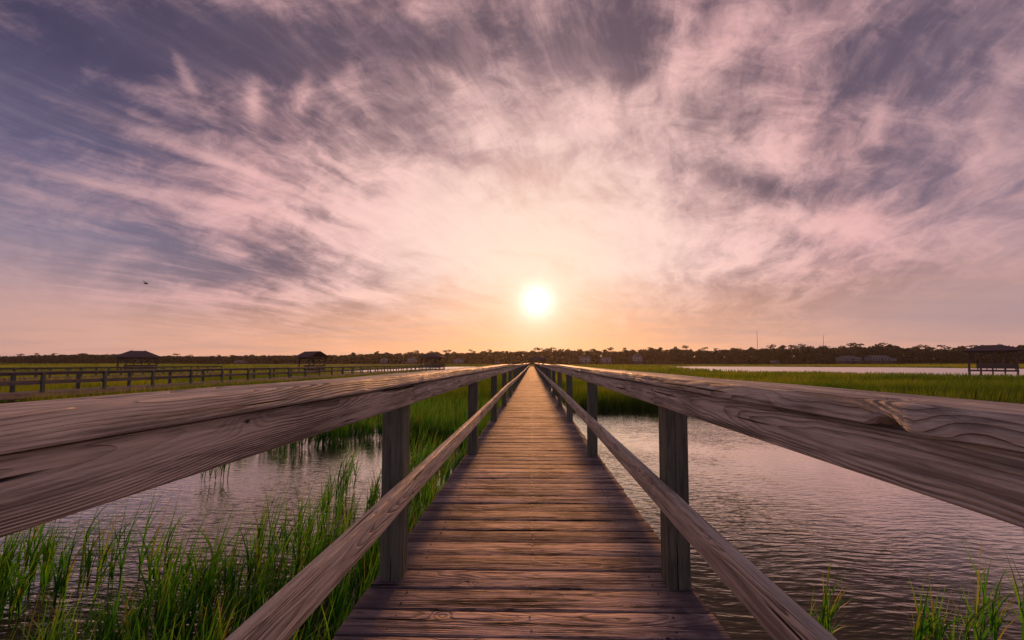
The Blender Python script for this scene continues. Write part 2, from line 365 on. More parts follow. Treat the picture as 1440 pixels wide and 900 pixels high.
def build_ground():
    nr, na = 230, 720
    rr = np.concatenate([[0.3], .6*(2500/.6)**(np.linspace(0, 1, nr-1))]); aa = np.linspace(0, 2*math.pi, na, endpoint=False)
    Rr, A = np.meshgrid(rr, aa, indexing='ij'); X = Rr*np.sin(A); Y = Rr*np.cos(A); Z = ground_z(X, Y)
    V = np.stack([X, Y, Z], -1).reshape(-1, 3)
    i, j = np.meshgrid(np.arange(nr-1), np.arange(na), indexing='ij'); jn = (j+1) % na
    Fc = np.stack([i*na+j, i*na+jn, (i+1)*na+jn, (i+1)*na+j], -1).reshape(-1, 4)[:, ::-1]
    V = np.vstack([V, [[0, 0, ground_z(0, 0)]]])
    m, g = newmat('marsh_soil'); geo = g.node('ShaderNodeNewGeometry'); wp = E(g, geo.outputs['Position'])
    n = g.noise(g.v('MULTIPLY', wp, (1., 1., 1.)), .35, 6., .65); _, _, pz = g.sep(wp)
    gr = g.mix(n, (.05, .075, .012, 1), (.10, .12, .02, 1)); mud = g.mix(n, (.030, .024, .018, 1), (.055, .045, .032, 1))
    ln = g.v('LENGTH', wp)
    wood_ = g.smooth(ln, 395., 420.)
    c = g.mix(g.smooth(ln, 25., 55.), mud, gr); c = g.mix(wood_, c, (.03, .03, .015, 1))
    c = g.mix(g.smooth(pz, WATER-.02, WATER+.05, 1., 0.), c, (.02, .017, .012, 1))
    finish(g, c, .9, n, .5, .05, .15)
    me = fastmesh('ground', V, Fc, mat=m, smooth=True)
    part('ground', me, kind='structure')
build_ground()
def build_water():
    m, g = newmat('creek_water'); geo = g.node('ShaderNodeNewGeometry'); wp = E(g, geo.outputs['Position'])
    w = g.v('ADD', wp, g.v('SCALE', g.v('SUBTRACT', g.noise(wp, .5, 3., .5, col=True), (.5, .5, .5)), scale=.45))
    def train(ang, sx, sy, det=2.):
        v = g.mapping(w, (0, 0, 0), (0, 0, R(ang)), (sx, sy, 1.), 'POINT'); return g.noise(v, 1., det, .5)
    a = train(18, 3.4, 16.); b = train(-26, 4.0, 13.5); c = train(8, 8., 32.); d = train(25, .5, 1.8)
    fine = g.noise(w, 26., 3., .6)
    gust = g.smooth(g.noise(wp, .20, 4., .55), .34, .62, .30, 1.2)
    h = (a*.95+b*.72+c*.25+d*.55+fine*.03)*gust
    far = g.v('LENGTH', wp); h = g.m('DIVIDE', h, g.m('ADD', 1., far*far*.0022))
    bn = g.node('ShaderNodeBump'); bn.inputs['Strength'].default_value = 1.; bn.inputs['Distance'].default_value = .016
    g.put(bn.inputs['Height'], h)
    df = g.node('ShaderNodeBsdfDiffuse'); df.inputs[0].default_value = (.055, .050, .034, 1)
    gl = g.node('ShaderNodeBsdfGlossy'); gl.inputs[0].default_value = (1, .965, .90, 1); g.put(gl.inputs['Roughness'], g.smooth(far, 12., 90., .07, .30))
    lw = g.node('ShaderNodeLayerWeight'); lw.inputs['Blend'].default_value = .5
    for n_ in (df, gl, lw): g.l.new(bn.outputs[0], n_.inputs['Normal'])
    mx = g.node('ShaderNodeMixShader'); g.put(mx.inputs[0], g.smooth(E(g, lw.outputs['Facing']), (.54), .90, .022, .97))
    g.l.new(df.outputs[0], mx.inputs[1]); g.l.new(gl.outputs[0], mx.inputs[2])
    o = g.node('ShaderNodeOutputMaterial'); g.l.new(mx.outputs[0], o.inputs[0])
    me = fastmesh('water', [(-900, -900, WATER), (900, -900, WATER), (900, 900, WATER), (-900, 900, WATER)], [(0, 1, 2, 3)], mat=m)
    part('water', me, kind='structure')
build_water()

# ------------------------------------------------------------------ the boardwalk we stand on
XL, XR = -.725, .722                  # deck edges
PIN = .605                            # inner face of the posts
PITCHP = .1435
def bring(deg): return R(deg)
walk = thing('boardwalk', 'long weathered plank boardwalk running straight to the far gazebo', 'boardwalk')
WALK_Y0, WALK_Y1 = -3.4, 109.
plank_meshes = []
for k in range(8):
    V, f = board(XR-XL, .1358, .036, .18, .0010, .004, k, .003)
    mb = MB(); mb.add(V, f)
    for jx in (-.55, 0., .55):
        for jy in (-.040, .038):
            cx, cy = jx+random.uniform(-.012, .012), jy+random.uniform(-.006, .006); r = .0042
            ring = [(cx+r*math.cos(t), cy+r*math.sin(t), .0195) for t in [i*math.pi/3 for i in range(6)]]
            ring0 = [(a_, b_, .014) for a_, b_, _ in ring]
            mb.add(ring+ring0, [tuple(range(6))]+[(i+6, (i+6-6+1) % 6+6, (i+1) % 6, i) for i in range(6)], 1)
    plank_meshes.append(mb.mesh('plank', (M_plank, M_nail)))
nplank = int((WALK_Y1-WALK_Y0)/PITCHP); rest = MB()
for i in range(nplank):
    y = WALK_Y0+i*PITCHP; pm = random.choice(plank_meshes)
    loc = (random.uniform(-.006, .006)-.0015, y+random.uniform(-.0015, .0015), -.018+random.uniform(-.0015, .0022))
    rot = (R(random.uniform(-.35, .35)), R(random.uniform(-.1, .1)), R(random.uniform(-.12, .12))+(math.pi if random.random() < .5 else 0))
    if i < 300:
        part('plank', pm, None, walk, loc, rot)
    else:
        rest.bar((XL+loc[0], y, loc[2]), (XR+loc[0], y, loc[2]), .1375, .036, 0, .1)
part('far_planks', rest.mesh('far_planks', (M_plank,)), None, walk, kind='stuff')
for sx in (-.53, 0., .53):
    y = WALK_Y0
    while y < WALK_Y1:
        L = 4.7; V, f = board(L, .04, .19, 2.4, .001, .004, 1); mb = MB(); mb.add(V, f)
        part('joist', mb.mesh('joist', (M_beam,)), None, walk, (sx, y+L/2, -.036-.004-.095), (0, 0, R(90))); y += L+.005
SP = 2.35
cross = MB().bar((-.80, 0, 0), (.80, 0, 0), .05, .19).mesh('cross_beam', (M_beam,))
for k in range(-1, 47):
    part('cross_beam', cross, None, walk, (0, 1.72+SP*k+.078, -.235-.10))

def cap_mesh(L, w, h, seed, step=.02, feature=None):
    """rail cap with weather-rounded edges and shallow hollows, optional carved knot"""
    n = int(L/step)+1; xs = np.linspace(-L/2, L/2, n); y, z = w/2, h/2; pr = []
    c = .0055
    def arc(cx, cz, a0):
        return [(cx+c*math.cos(R(a0+t)), cz+c*math.sin(R(a0+t))) for t in (0, 30, 60, 90)]
    pr += arc(y-c, z-c, 0)
    pr += [(y-c-(2*y-2*c)*t, z) for t in (.12, .25, .38, .5, .62, .75, .88)]
    pr += arc(-y+c, z-c, 90)+[(-y, z*.3), (-y, -z*.3)]+arc(-y+c, -z+c, 180)+[(0, -z)]+arc(y-c, -z+c, 270)+[(y, -z*.3), (y, z*.3)]
    pr = np.array(pr); k = len(pr)
    V = np.zeros((n, k, 3)); V[:, :, 0] = xs[:, None]; V[:, :, 1] = pr[None, :, 0]; V[:, :, 2] = pr[None, :, 1]
    X = np.repeat(xs[:, None], k, 1); Yc = V[:, :, 1].copy(); Zc = V[:, :, 2].copy()
    d = vn(X*1+seed*7.7, Yc*9+Zc*9, .35, 31+seed)*.002+vn(X+seed*3.3, (Yc+Zc)*22, .11, 32+seed)*.0012
    nrm = np.stack([Yc/(w/2)*.6, Zc/(h/2)], -1); nrm /= np.linalg.norm(nrm, axis=-1, keepdims=True)+1e-6
    V[:, :, 1] += nrm[..., 0]*d; V[:, :, 2] += nrm[..., 1]*d
    V[:, :, 1] += (noise1(n, seed=seed+5)*.0016)[:, None]; V[:, :, 2] += (noise1(n, seed=seed+6)*.0012)[:, None]
    if feature: feature(V, X, Yc, Zc)
    V = V.reshape(-1, 3)
    i, j = np.meshgrid(np.arange(n-1), np.arange(k), indexing='ij'); jn = (j+1) % k
    Fq = np.stack([i*k+j, i*k+jn, (i+1)*k+jn, (i+1)*k+j], -1).reshape(-1, 4)[:, ::-1]
    mb = MB(); mb.add(V.tolist(), Fq.tolist()+[tuple(range(k)), tuple((n-1)*k+q for q in range(k-1, -1, -1))])
    return mb
def railing(side, label, origin=(0, 0), walk_in=PIN, y_first=1.74, k0=-2, k1=46, phase=0, mats=None, deck_z=0., zs=(.805, .905, .948), near=True, seed=1, post_bottom=-1.75, group=None, pw=.1):
    mr, mp = mats or (M_rail, M_post)
    rnd = random.Random(seed); s = side
    t = thing('railing', label, 'railing', (origin[0], origin[1], deck_z), group)
    # nodes: small errors of height and line at every post
    nod = {}
    for k in range(k0-3, k1+4):
        dz = rnd.gauss(0, .010); dx = rnd.gauss(0, .006)
        if k in (0, 1) and near: dz, dx = 0, 0
        if near and side < 0 and k == 3: dz = .022
        if near and side > 0 and k == 3: dz = .012
        nod[k] = (dx, dz)
    yk = lambda k: y_first+SP*k
    for k in range(k0, k1+1):
        if yk(k) > WALK_Y1+.5 and near: break
        V, f = board(zs[1]+nod[k][1]-.002-post_bottom, pw, pw, .5, .0012, .005, k+seed*50); mb = MB(); mb.add(V, f)
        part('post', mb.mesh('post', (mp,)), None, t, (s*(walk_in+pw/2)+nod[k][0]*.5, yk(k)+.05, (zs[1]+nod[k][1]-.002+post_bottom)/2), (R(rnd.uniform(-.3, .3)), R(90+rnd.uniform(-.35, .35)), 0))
    def run(name, w, h, xc, zc, ph, dj, fine=False):
        k = k0-ph
        while k < k1:
            ka, kb = max(k, k0-1), min(k+2, k1); 
            if kb <= ka: k += 2; continue
            a = Vector((s*xc+nod[ka][0], yk(ka)+.05+dj, zc+nod[ka][1])); b = Vector((s*xc+nod[kb][0], yk(kb)+.05+dj, zc+nod[kb][1]))
            if near: a.y = max(a.y, -3.5); b.y = min(b.y, WALK_Y1)
            if b.y-a.y < .3: k += 2; continue
            d = b-a; L = d.length-.004; c = (a+b)/2
            if fine and c.y < 6:
                feat = None
                if name == 'cap_rail' and side > 0 and a.y < .3 < b.y:
                    cy = c.y
                    def feat(V, X, Yc, Zc, cy=cy):
                        # burl and split knot on the lower inner edge near the viewer, chipped notches along the top
                        xw = X+cy; inner = Yc > 0
                        for (y0, amp, sg) in ((.535, .010, .055),):
                            e = np.exp(-((xw-y0)/sg)**2); V[:, :, 1] += e*amp*np.clip(Yc/.07+.2, 0, 1)
                        e = np.exp(-((xw-.575)/.020)**2)*np.clip((-Zc-.002)/.02, 0, 1)*(Yc > .045)
                        V[:, :, 2] += e*.020; V[:, :, 1] -= e*.016
                        e = np.exp(-((xw-.60)/.012)**2)*(Zc > .01)*np.exp(-((Yc-.035)/.02)**2); V[:, :, 2] -= e*.008
                        e = np.exp(-((xw-.80)/.008)**2)*(Zc > .01)*np.exp(-((Yc-.045)/.02)**2); V[:, :, 2] -= e*.006
                mb = cap_mesh(L, w, h, int(k)+seed*9+20, .015, feat) if name == 'cap_rail' else None
                if mb is None:
                    V, f = board(L, w, h, .05, .0008, .004, int(k)+seed*11+60); mb = MB(); mb.add(V, f)
            else:
                V, f = board(L, w, h, .8, .0015, .004, int(k)+seed*11+60); mb = MB(); mb.add(V, f)
            if name == 'fascia_board' and near: V, f = board(L-.002, .016, .020, .8, .0005, .001, 5); mb.add([(a_, b_-.0095, c_+h/2+.0035) for a_, b_, c_ in V], f)
            if near and name != 'cap_rail' and c.y < 30:
                for kk in range(ka, kb+1):
                    nx = (yk(kk)+.05-c.y)
                    for q, (ox, oz) in enumerate(((.018, .27), (-.016, -.25))):
                        X0 = max(-L/2+.02, min(L/2-.02, nx+ox)); Xn = X0 if s > 0 else -X0; Z0 = h*oz; r = .0042
                        rg = [(Xn+r*math.cos(t_), w/2+.0018, Z0+r*math.sin(t_)) for t_ in [i_*math.pi/3 for i_ in range(6)]]; rg0 = [(a_, w/2-.004, c_) for a_, _, c_ in rg]
                        mb.add(rg+rg0, [tuple(range(5, -1, -1))]+[(i_, (i_+1) % 6, (i_+1) % 6+6, i_+6) for i_ in range(6)], 1)
            me = mb.mesh(name, (M_fascia if near and name != 'cap_rail' else mr, M_nail))
            if fine and c.y < 6 and name == 'cap_rail': me.polygons.foreach_set('use_smooth', [len(p.vertices) == 4 for p in me.polygons])
            rx = math.atan2(d.z, math.hypot(d.x, d.y)); rz = math.atan2(d.y, d.x)
            # local Y points to the walkway on both sides
            o = part(name, me, None, t, c)
            M = Euler((0, -rx, rz)).to_matrix()
            if side > 0: o.rotation_euler = (0, -rx, rz)
            else: o.rotation_euler = (M @ Euler((0, 0, math.pi)).to_matrix()).to_euler()
            k += 2
    run('cap_rail', .145, zs[2]-zs[1], walk_in+.0125, (zs[1]+zs[2])/2, phase, 0, near)
    run('fascia_board', .037, zs[1]-zs[0]-(.0125 if near else .001), walk_in-.0188+(.001 if near else 0), (zs[0]+zs[1])/2-(.0062 if near else .0008), (phase+1) % 2 if near else phase, 0, near)
    run('lower_rail', .041, .103 if near else .15, walk_in-.0208, .4125, phase, .01, near)
    return t
railing(-1, 'weathered wooden railing along the left edge of the plank boardwalk', y_first=1.74, phase=1, seed=3)
railing(1, 'weathered wooden railing along the right edge of the plank boardwalk', y_first=1.70, phase=1, seed=8)

# ------------------------------------------------------------------ neighbouring boardwalks on the left
def side_walk(x, y0, y1, deck_z, label, rlab, yf):
    t = thing('boardwalk', label, 'boardwalk', (x, y0, deck_z))
    n = int((y1-y0)/PITCHP); mb = MB()
    for i in range(n):
        yy = i*PITCHP; mb.bar((-.72+random.uniform(-.01, .01), yy, -.018), (.72+random.uniform(-.01, .01), yy, -.018), .1375, .036)
    part('deck_planks', mb.mesh('deck_planks', (M_old,)), None, t, kind='stuff')
    for sx, jz in ((-.62, 0), (0, 0), (.62, 0), (.745, -.09)):
        y = 0.
        while y < y1-y0-.1:
            L = min(4.7, y1-y0-y); mb = MB().bar((0, -L/2+.005, 0), (0, L/2-.005, 0), .045, .2)
            part('joist', mb.mesh('joist', (M_old,)), None, t, (sx, y+L/2, -.14-jz*.3)); y += 4.7
    k1 = int((y1-yf)/SP)
    for s, lab in ((1, rlab[0]), (-1, rlab[1])):
        railing(s, lab, (x, 0), .62, yf, -6, k1, 0, (M_old, M_oldpost), deck_z, (.74, .85, .90), False, int(abs(x)*3)+s, -.95-deck_z-1.0+.3, None, .11)
side_walk(-22.1, 2.2, 80, -.28, 'second boardwalk crossing the green marsh beyond the left railing', ('near railing of the boardwalk standing in the left marsh', 'far railing of the boardwalk standing in the left marsh'), 15.85)
side_walk(-44.8, 14, 52, -.30, 'distant low boardwalk at far left leading to the hipped pavilion', ('near railing of the most distant left boardwalk', 'back railing of the most distant left boardwalk'), 26.1)

# ------------------------------------------------------------------ gazebos
def gazebo(x, y, w, d, floor, eave, peak, label, kind='hip', rz=0., bench=True, ov=.55, nposts=(3, 2), walk_to=None):
    t = thing('gazebo', label, 'gazebo', (x, y, floor), None, R(rz)); e = eave-floor; pk = peak-floor
    mb = MB()
    for i in range(int(d/.15)): mb.bar((-w/2, -d/2+.075+i*.15, -.02), (w/2, -d/2+.075+i*.15, -.02), .142, .04)
    part('floor', mb.mesh('floor', (M_gaz,)), None, t)
    part('floor_frame', MB().bar((-w/2, -d/2+.03, -.15), (w/2, -d/2+.03, -.15), .05, .2).bar((-w/2, d/2-.03, -.15), (w/2, d/2-.03, -.15), .05, .2).mesh('floor_frame', (M_gaz,)), None, t)
    px = np.linspace(-w/2+.12, w/2-.12, nposts[0]); py = np.linspace(-d/2+.12, d/2-.12, nposts[1])
    pm = MB().bar((0, 0, -1.7), (0, 0, e-.1), .16, .16).mesh('post', (M_gaz,))
    bm = {}
    for X in px:
        for Y in py:
            if abs(X) < w/2-.2 and abs(Y) < d/2-.2: continue
            part('post', pm, None, t, (X, Y, 0))
            for sx in (-1, 1):
                if abs(X+sx*.45) < w/2:
                    if sx not in bm: bm[sx] = MB().bar((0, 0, e-.75), (sx*.5, 0, e-.18), .09, .09).mesh('brace', (M_gaz,))
                    part('brace', bm[sx], None, t, (X, Y, 0))
    part('beam', MB().bar((-w/2, -d/2+.12, e-.08), (w/2, -d/2+.12, e-.08), .1, .2).bar((-w/2, d/2-.12, e-.08), (w/2, d/2-.12, e-.08), .1, .2)
         .bar((-w/2+.12, -d/2+.2, e-.08), (-w/2+.12, d/2-.2, e-.08), .1, .2).bar((w/2-.12, -d/2+.2, e-.08), (w/2-.12, d/2-.2, e-.08), .1, .2).mesh('beam', (M_gaz,)), None, t)
    W2, D2 = w/2+ov, d/2+ov; rf = MB(); ez = e+.02
    def course(P, Q, T1, T2, n):
        """overlapping shingle courses between eave edge P-Q and top edge T1-T2"""
        P, Q, T1, T2 = map(Vector, (P, Q, T1, T2)); nn = (Q-P).cross(T1-P).normalized()
        for i in range(n):
            a, b = i/n, (i+1)/n+.02
            A, B = P.lerp(T1, a), Q.lerp(T2, a); C_, D_ = Q.lerp(T2, min(b, 1)), P.lerp(T1, min(b, 1))
            lift = nn*.045
            rf.add([A, B, C_, D_, A+lift, B+lift, C_+lift*.2, D_+lift*.2], [(4, 5, 6, 7), (0, 1, 5, 4), (1, 2, 6, 5), (2, 3, 7, 6), (3, 0, 4, 7), (3, 2, 1, 0)])
    if kind == 'hip':
        rl = max(0., W2-D2)*.9+.05
        A, B, C_, D_ = (-W2, -D2, ez), (W2, -D2, ez), (W2, D2, ez), (-W2, D2, ez); r1, r2 = (-rl, 0, pk), (rl, 0, pk)
        course(A, B, r1, r2, 9); course(C_, D_, r2, r1, 9); course(B, C_, r2, r2, 9); course(D_, A, r1, r1, 9)
        part('roof', rf.mesh('roof', (M_shingle,)), None, t)
        rc = MB()
        for p, q in ((A, r1), (B, r2), (C_, r2), (D_, r1)): rc.bar(Vector(p)+Vector((0, 0, .03)), Vector(q)+Vector((0, 0, .06)), .16, .06)
        part('ridge_cap', rc.mesh('ridge_cap', (M_gaz,)), None, t)
    else:
        A, B, C_, D_ = (-W2, -D2, ez), (W2, -D2, ez), (W2, D2, ez), (-W2, D2, ez); r1, r2 = (0, -D2, pk), (0, D2, pk)
        course(B, C_, r1, r2, 9); course(D_, A, r2, r1, 9)
        part('roof', rf.mesh('roof', (M_shingle,)), None, t)
        for yy in (-D2+.4, D2-.4):
            part('truss', MB().bar((-w/2, yy, e), (w/2, yy, e), .08, .14).bar((0, yy, e), (0, yy, pk-.12), .08, .08).bar((-w/2, yy, e), (0, yy, pk-.15), .08, .1).bar((w/2, yy, e), (0, yy, pk-.15), .08, .1).mesh('truss', (M_gaz,)), None, t)
    if bench:
        for Y, s in ((d/2-.25, 1), (-d/2+.25, -1)):
            b = MB().bar((-w/2+.9, Y, .45), (w/2-.2, Y, .45), .4, .05)
            for i in range(6): b.bar((-w/2+.9, Y+s*.2, .30+i*.135), (w/2-.2, Y+s*.2, .30+i*.135), .03, .12)
            for X in np.linspace(-w/2+1, w/2-.3, 5): b.bar((X, Y+s*.23, 0), (X, Y+s*.23, 1.02), .07, .07)
            part('bench', b.mesh('bench', (M_gaz,)), None, t)
    return t
gazebo(1.6, 112.5, 5.0, 5.0, -.03, 2.0, 3.15, 'small hipped gazebo closing the far end of the main boardwalk', nposts=(3, 3), bench=False)
gazebo(-22.4, 83.5, 4.4, 4.4, -.30, 1.25+1, 2.1+1.05, 'hipped gazebo on posts at the end of the second boardwalk, water behind', nposts=(3, 2))
gazebo(-33.0, 55, 2.5, 2.9, -.35, 1.80, 2.75, 'gable-roofed shelter standing in the left marsh', 'gable', 62, nposts=(2, 2), ov=.45)
gazebo(-75.9, 70, 5.4, 3.6, -.40, 2.05, 3.35, 'wide low hipped pavilion at the far left', nposts=(6, 2), rz=47)
gazebo(73.0, 60, 5.0, 3.3, -.08, 2.90, 3.85, 'dark pavilion with slatted benches standing beside the right creek', nposts=(5, 2), rz=-51)

# ------------------------------------------------------------------ grass
def blades(B, H, Wd, lean, bend, n=4, az=None):
    """B base (N,3); H height; Wd width; lean (N,2) tip offset; returns V,F"""
    N = len(B); az = RNG.uniform(0, math.pi, N) if az is None else az
    t = np.linspace(0, 1, n+1)
    px = B[:, None, 0]+lean[:, None, 0]*(t**bend)[None]; py = B[:, None, 1]+lean[:, None, 1]*(t**bend)[None]
    droop = np.hypot(lean[:, 0], lean[:, 1])**2/np.maximum(H, .05)*.45
    pz = B[:, None, 2]+H[:, None]*t[None]-droop[:, None]*(t**3)[None]
    w = Wd[:, None]*np.array([.8, 1., .9, .62, .35, .2, .1])[np.round(np.linspace(0, 5.4, n+1)).astype(int)][None]*.5
    w[:, -1] = Wd*.04
    cx, cy = np.cos(az)[:, None]*w, np.sin(az)[:, None]*w
    V = np.stack([np.stack([px-cx, py-cy, pz], -1), np.stack([px+cx, py+cy, pz], -1)], 2)   # N,n+1,2,3
    V = V.reshape(N, -1, 3); k = (n+1)*2
    i = np.arange(n)*2; q = np.stack([i, i+1, i+3, i+2], -1)
    Fc = (np.arange(N)[:, None, None]*k+q[None]).reshape(-1, 4)
    return V.reshape(-1, 3), Fc, k
def cordgrass(name, P, Hm, lean0=(.10, .02), per=6, wid=.010, tint0=.5, seed=1):
    """plants with upright stem and arching leaves"""
    N = len(P); H = Hm*RNG.uniform(.6, 1.12, N); Vs, Fs, Ts, off = [], [], [], 0
    yellow = RNG.random(N)**4*.30
    for j in range(per):
        f = 0 if j == 0 else RNG.uniform(.02, .42, N)
        st = P.copy(); st[:, 2] += H*f
        h = H*(1.0 if j == 0 else RNG.uniform(.38, .72, N)); a = RNG.uniform(0, 2*math.pi, N)
        sp = H*(.05 if j == 0 else RNG.uniform(.10, .34, N))
        ln = np.stack([np.cos(a)*sp+lean0[0]*H*(1 if j == 0 else .8)+(lean0[0]*H*f if j else 0)*0, np.sin(a)*sp*.8+lean0[1]*H], -1)
        st[:, 0] += lean0[0]*H*np.asarray(f)**2; 
        V, Fc, k = blades(st, h, np.full(N, wid)*RNG.uniform(.6, 1.25, N), ln, 1.7, 5)
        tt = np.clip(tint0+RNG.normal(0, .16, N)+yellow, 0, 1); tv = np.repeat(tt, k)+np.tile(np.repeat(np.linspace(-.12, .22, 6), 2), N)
        Vs.append(V); Fs.append(Fc+off); Ts.append(tv); off += len(V)
    return fastmesh(name, np.vstack(Vs), np.vstack(Fs), np.clip(np.concatenate(Ts), 0, 1), M_grass)
def scatter(n, x0, x1, y0, y1):
    return RNG.uniform(x0, x1, n), RNG.uniform(y0, y1, n)
# near, left: tall cordgrass standing in the shallow water along the boardwalk
x, y = scatter(46000, -8, -.92, 1.3, 14.5)
cl = vn(x, y, .9, 11)*1.15+vn(x, y, .32, 12)*1.1
edge = np.where(y < 4.0, -4.2-(4-y)*2.2, np.where(y < 8, -3.3-.12*(y-4), -3.8-(y-8)*.35))       # outer limit of the bed
dens = np.clip((x-edge)/.9, 0, 1)*.55+np.where(y > 9.5, .25, 0)+.22*(y < 3.6)+.12*((y < 3.2) & (x > -5.5))
keep = (cl+.28 > 1-dens-.30*(y > 8.)-.12*(y < 3.6)) & (RNG.random(len(x)) < np.where(y < 4., .29, np.where(y < 8, .17, .28)))
P = np.stack([x[keep], y[keep], np.full(keep.sum(), WATER-.02)], -1)
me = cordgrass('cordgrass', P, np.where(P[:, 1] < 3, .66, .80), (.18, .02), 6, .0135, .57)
o = part('cordgrass', me, kind='stuff')
tag(o, 'tall green cordgrass standing in the shallow water beside the left railing', 'grass')
# small separate clumps by the lower right corner
for (cx, cy, nb, hh, lab) in ((2.08, 2.75, 6, .68, 'thin green grass sprig nearest the right railing in the dark water'),
                              (2.62, 2.62, 13, .56, 'bushy low grass clump in the water at the lower right'),
                              (3.06, 2.66, 9, .80, 'tall arching grass clump between the two other clumps at lower right'),
                              (3.55, 2.75, 16, .82, 'dense green grass clump at the bottom right corner'),
                              (1.16, 2.95, 3, .26, 'tiny yellowish grass shoots touching the right edge of the deck')):
    P = np.stack([RNG.normal(0, .022+.004*nb, nb), RNG.normal(0, .03, nb), np.zeros(nb)], -1)
    me = cordgrass('grass_clump', P, hh, (.14, .0), 5, .014, .66)
    o = part('grass_clump', me, None, None, (cx, cy, WATER-.03)); tag(o, lab, 'grass clump')
# banks up to 60 m
def field(n, xr, yr, hgt, wid, segs, tmean, lim=None, pw=1.):
    x = RNG.uniform(*xr, n); y = yr[0]+(yr[1]-yr[0])*RNG.random(n)**pw
    k = (np.abs(x/np.maximum(y, 1)) < 1.9) & (land(x, y) > -.15)
    if lim is not None: k &= lim(x, y)
    x, y = x[k], y[k]; N = len(x)
    dk = np.abs(x+22.1) > .8; dk &= ~((np.abs(x+44.8) < .8) & (y < 52)); x, y = x[dk], y[dk]; N = len(x)
    H = hgt*(1+vn(x, y, 5., 21)*.35)*RNG.uniform(.7, 1.15, N); B = np.stack([x, y, ground_z(x, y)-.03], -1)
    a = RNG.uniform(0, 2*math.pi, N); ln = np.stack([np.cos(a)*H*.22+.06*H, np.sin(a)*H*.2], -1)
    V, Fc, kk = blades(B, H, wid(y)*RNG.uniform(.6, 1.3, N), ln, 1.6, segs, RNG.normal(0, .5, N))
    tt = np.clip(tmean-.14*(x < 0)+vn(x, y, 7., 22)*.6+vn(x, y, 2.3, 24)*.5+vn(x, y, 40., 23)*.45+RNG.normal(0, .14, N), 0, 1)
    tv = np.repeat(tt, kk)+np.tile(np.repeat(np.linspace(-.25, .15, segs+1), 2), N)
    return V, Fc, np.clip(tv, 0, 1)
def build_field(name, specs, label):
    Vs, Fs, Ts, off = [], [], [], 0
    for sp in specs:
        V, Fc, t = field(**sp); Vs.append(V); Fs.append(Fc+off); Ts.append(t); off += len(V)
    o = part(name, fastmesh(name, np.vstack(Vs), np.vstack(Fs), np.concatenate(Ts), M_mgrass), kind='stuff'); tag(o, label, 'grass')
build_field('bank_grass', [
    dict(n=42000, xr=(-9, 8), yr=(12, 26), hgt=.74, wid=lambda y: .010+.0007*y, segs=3, tmean=.36),
    dict(n=60000, xr=(-36, 44), yr=(13, 27), hgt=.74, wid=lambda y: .012+.0009*y, segs=3, tmean=.48)], 'dense green marsh grass on the near banks either side of the boardwalk')
build_field('marsh_grass', [
    dict(n=100000, xr=(-105, 105), yr=(26, 62), hgt=.72, wid=lambda y: .012+.0014*y, segs=2, tmean=.55),
    dict(n=150000, xr=(-560, 560), yr=(60, 330), hgt=.70, wid=lambda y: .02+.0024*y, segs=2, tmean=.62, pw=1.3)], 'flat yellow-green salt marsh grass stretching to the distant treeline')

# ------------------------------------------------------------------ treeline
SKY = ([-500, 0, 40, 140, 200, 300, 360, 480, 540, 590, 620, 660, 740, 800, 860, 900, 950, 990, 1060, 1100, 1200, 1250, 1290, 1330, 1360, 1400, 1440, 1900],
       [494, 499, 497, 496, 499, 499, 498, 497, 494.5, 493.5, 495, 493, 492, 489.5, 491.5, 489.5, 488, 490.5, 487.5, 486.5, 485, 484, 488.5, 488, 485, 483, 485, 484])
def skyline(x, y):
    px = 748+520*x/y; return (510.0-np.interp(px, *SKY))/520*y+1.0
TD = ([-500, 0, 700, 1000, 1300, 1440, 1900], [470, 470, 460, 430, 390, 330, 320])
def tdist(px): return np.interp(px, *TD)
def crown(h, rad, n, kind, rng, s=.8):
    """leaf clumps filling several lobes; returns centres and sizes"""
    L = []
    if kind == 'pine':
        for i in range(rng.integers(4, 8)):
            L.append((rng.normal(0, rad*.5), rng.normal(0, rad*.5), h*rng.uniform(.62, .97), rad*rng.uniform(.35, .6), rad*rng.uniform(.16, .30)))
    else:
        for i in range(rng.integers(5, 9)):
            L.append((rng.normal(0, rad*.45), rng.normal(0, rad*.45), h*rng.uniform(.35, .86), rad*rng.uniform(.4, .75), rad*rng.uniform(.30, .6)))
    pts = []
    for q in range(n):
        l = L[rng.integers(len(L))]; v = rng.normal(size=3); v /= np.linalg.norm(v); v *= rng.uniform(.55, 1.05)
        pts.append((l[0]+v[0]*l[3], l[1]+v[1]*l[3], l[2]+v[2]*l[4]))
    return np.array(pts), L
def quads(P, size, rng):
    N = len(P); a = rng.normal(size=(N, 3)); a /= np.linalg.norm(a, axis=1)[:, None]; b = np.cross(a, rng.normal(size=(N, 3))); b /= np.linalg.norm(b, axis=1)[:, None]
    s = (size*rng.uniform(.6, 1.3, N))[:, None]
    V = np.stack([P-a*s, P-b*s*.7, P+a*s, P+b*s*.7], 1).reshape(-1, 3); return V, np.arange(N*4).reshape(-1, 4)
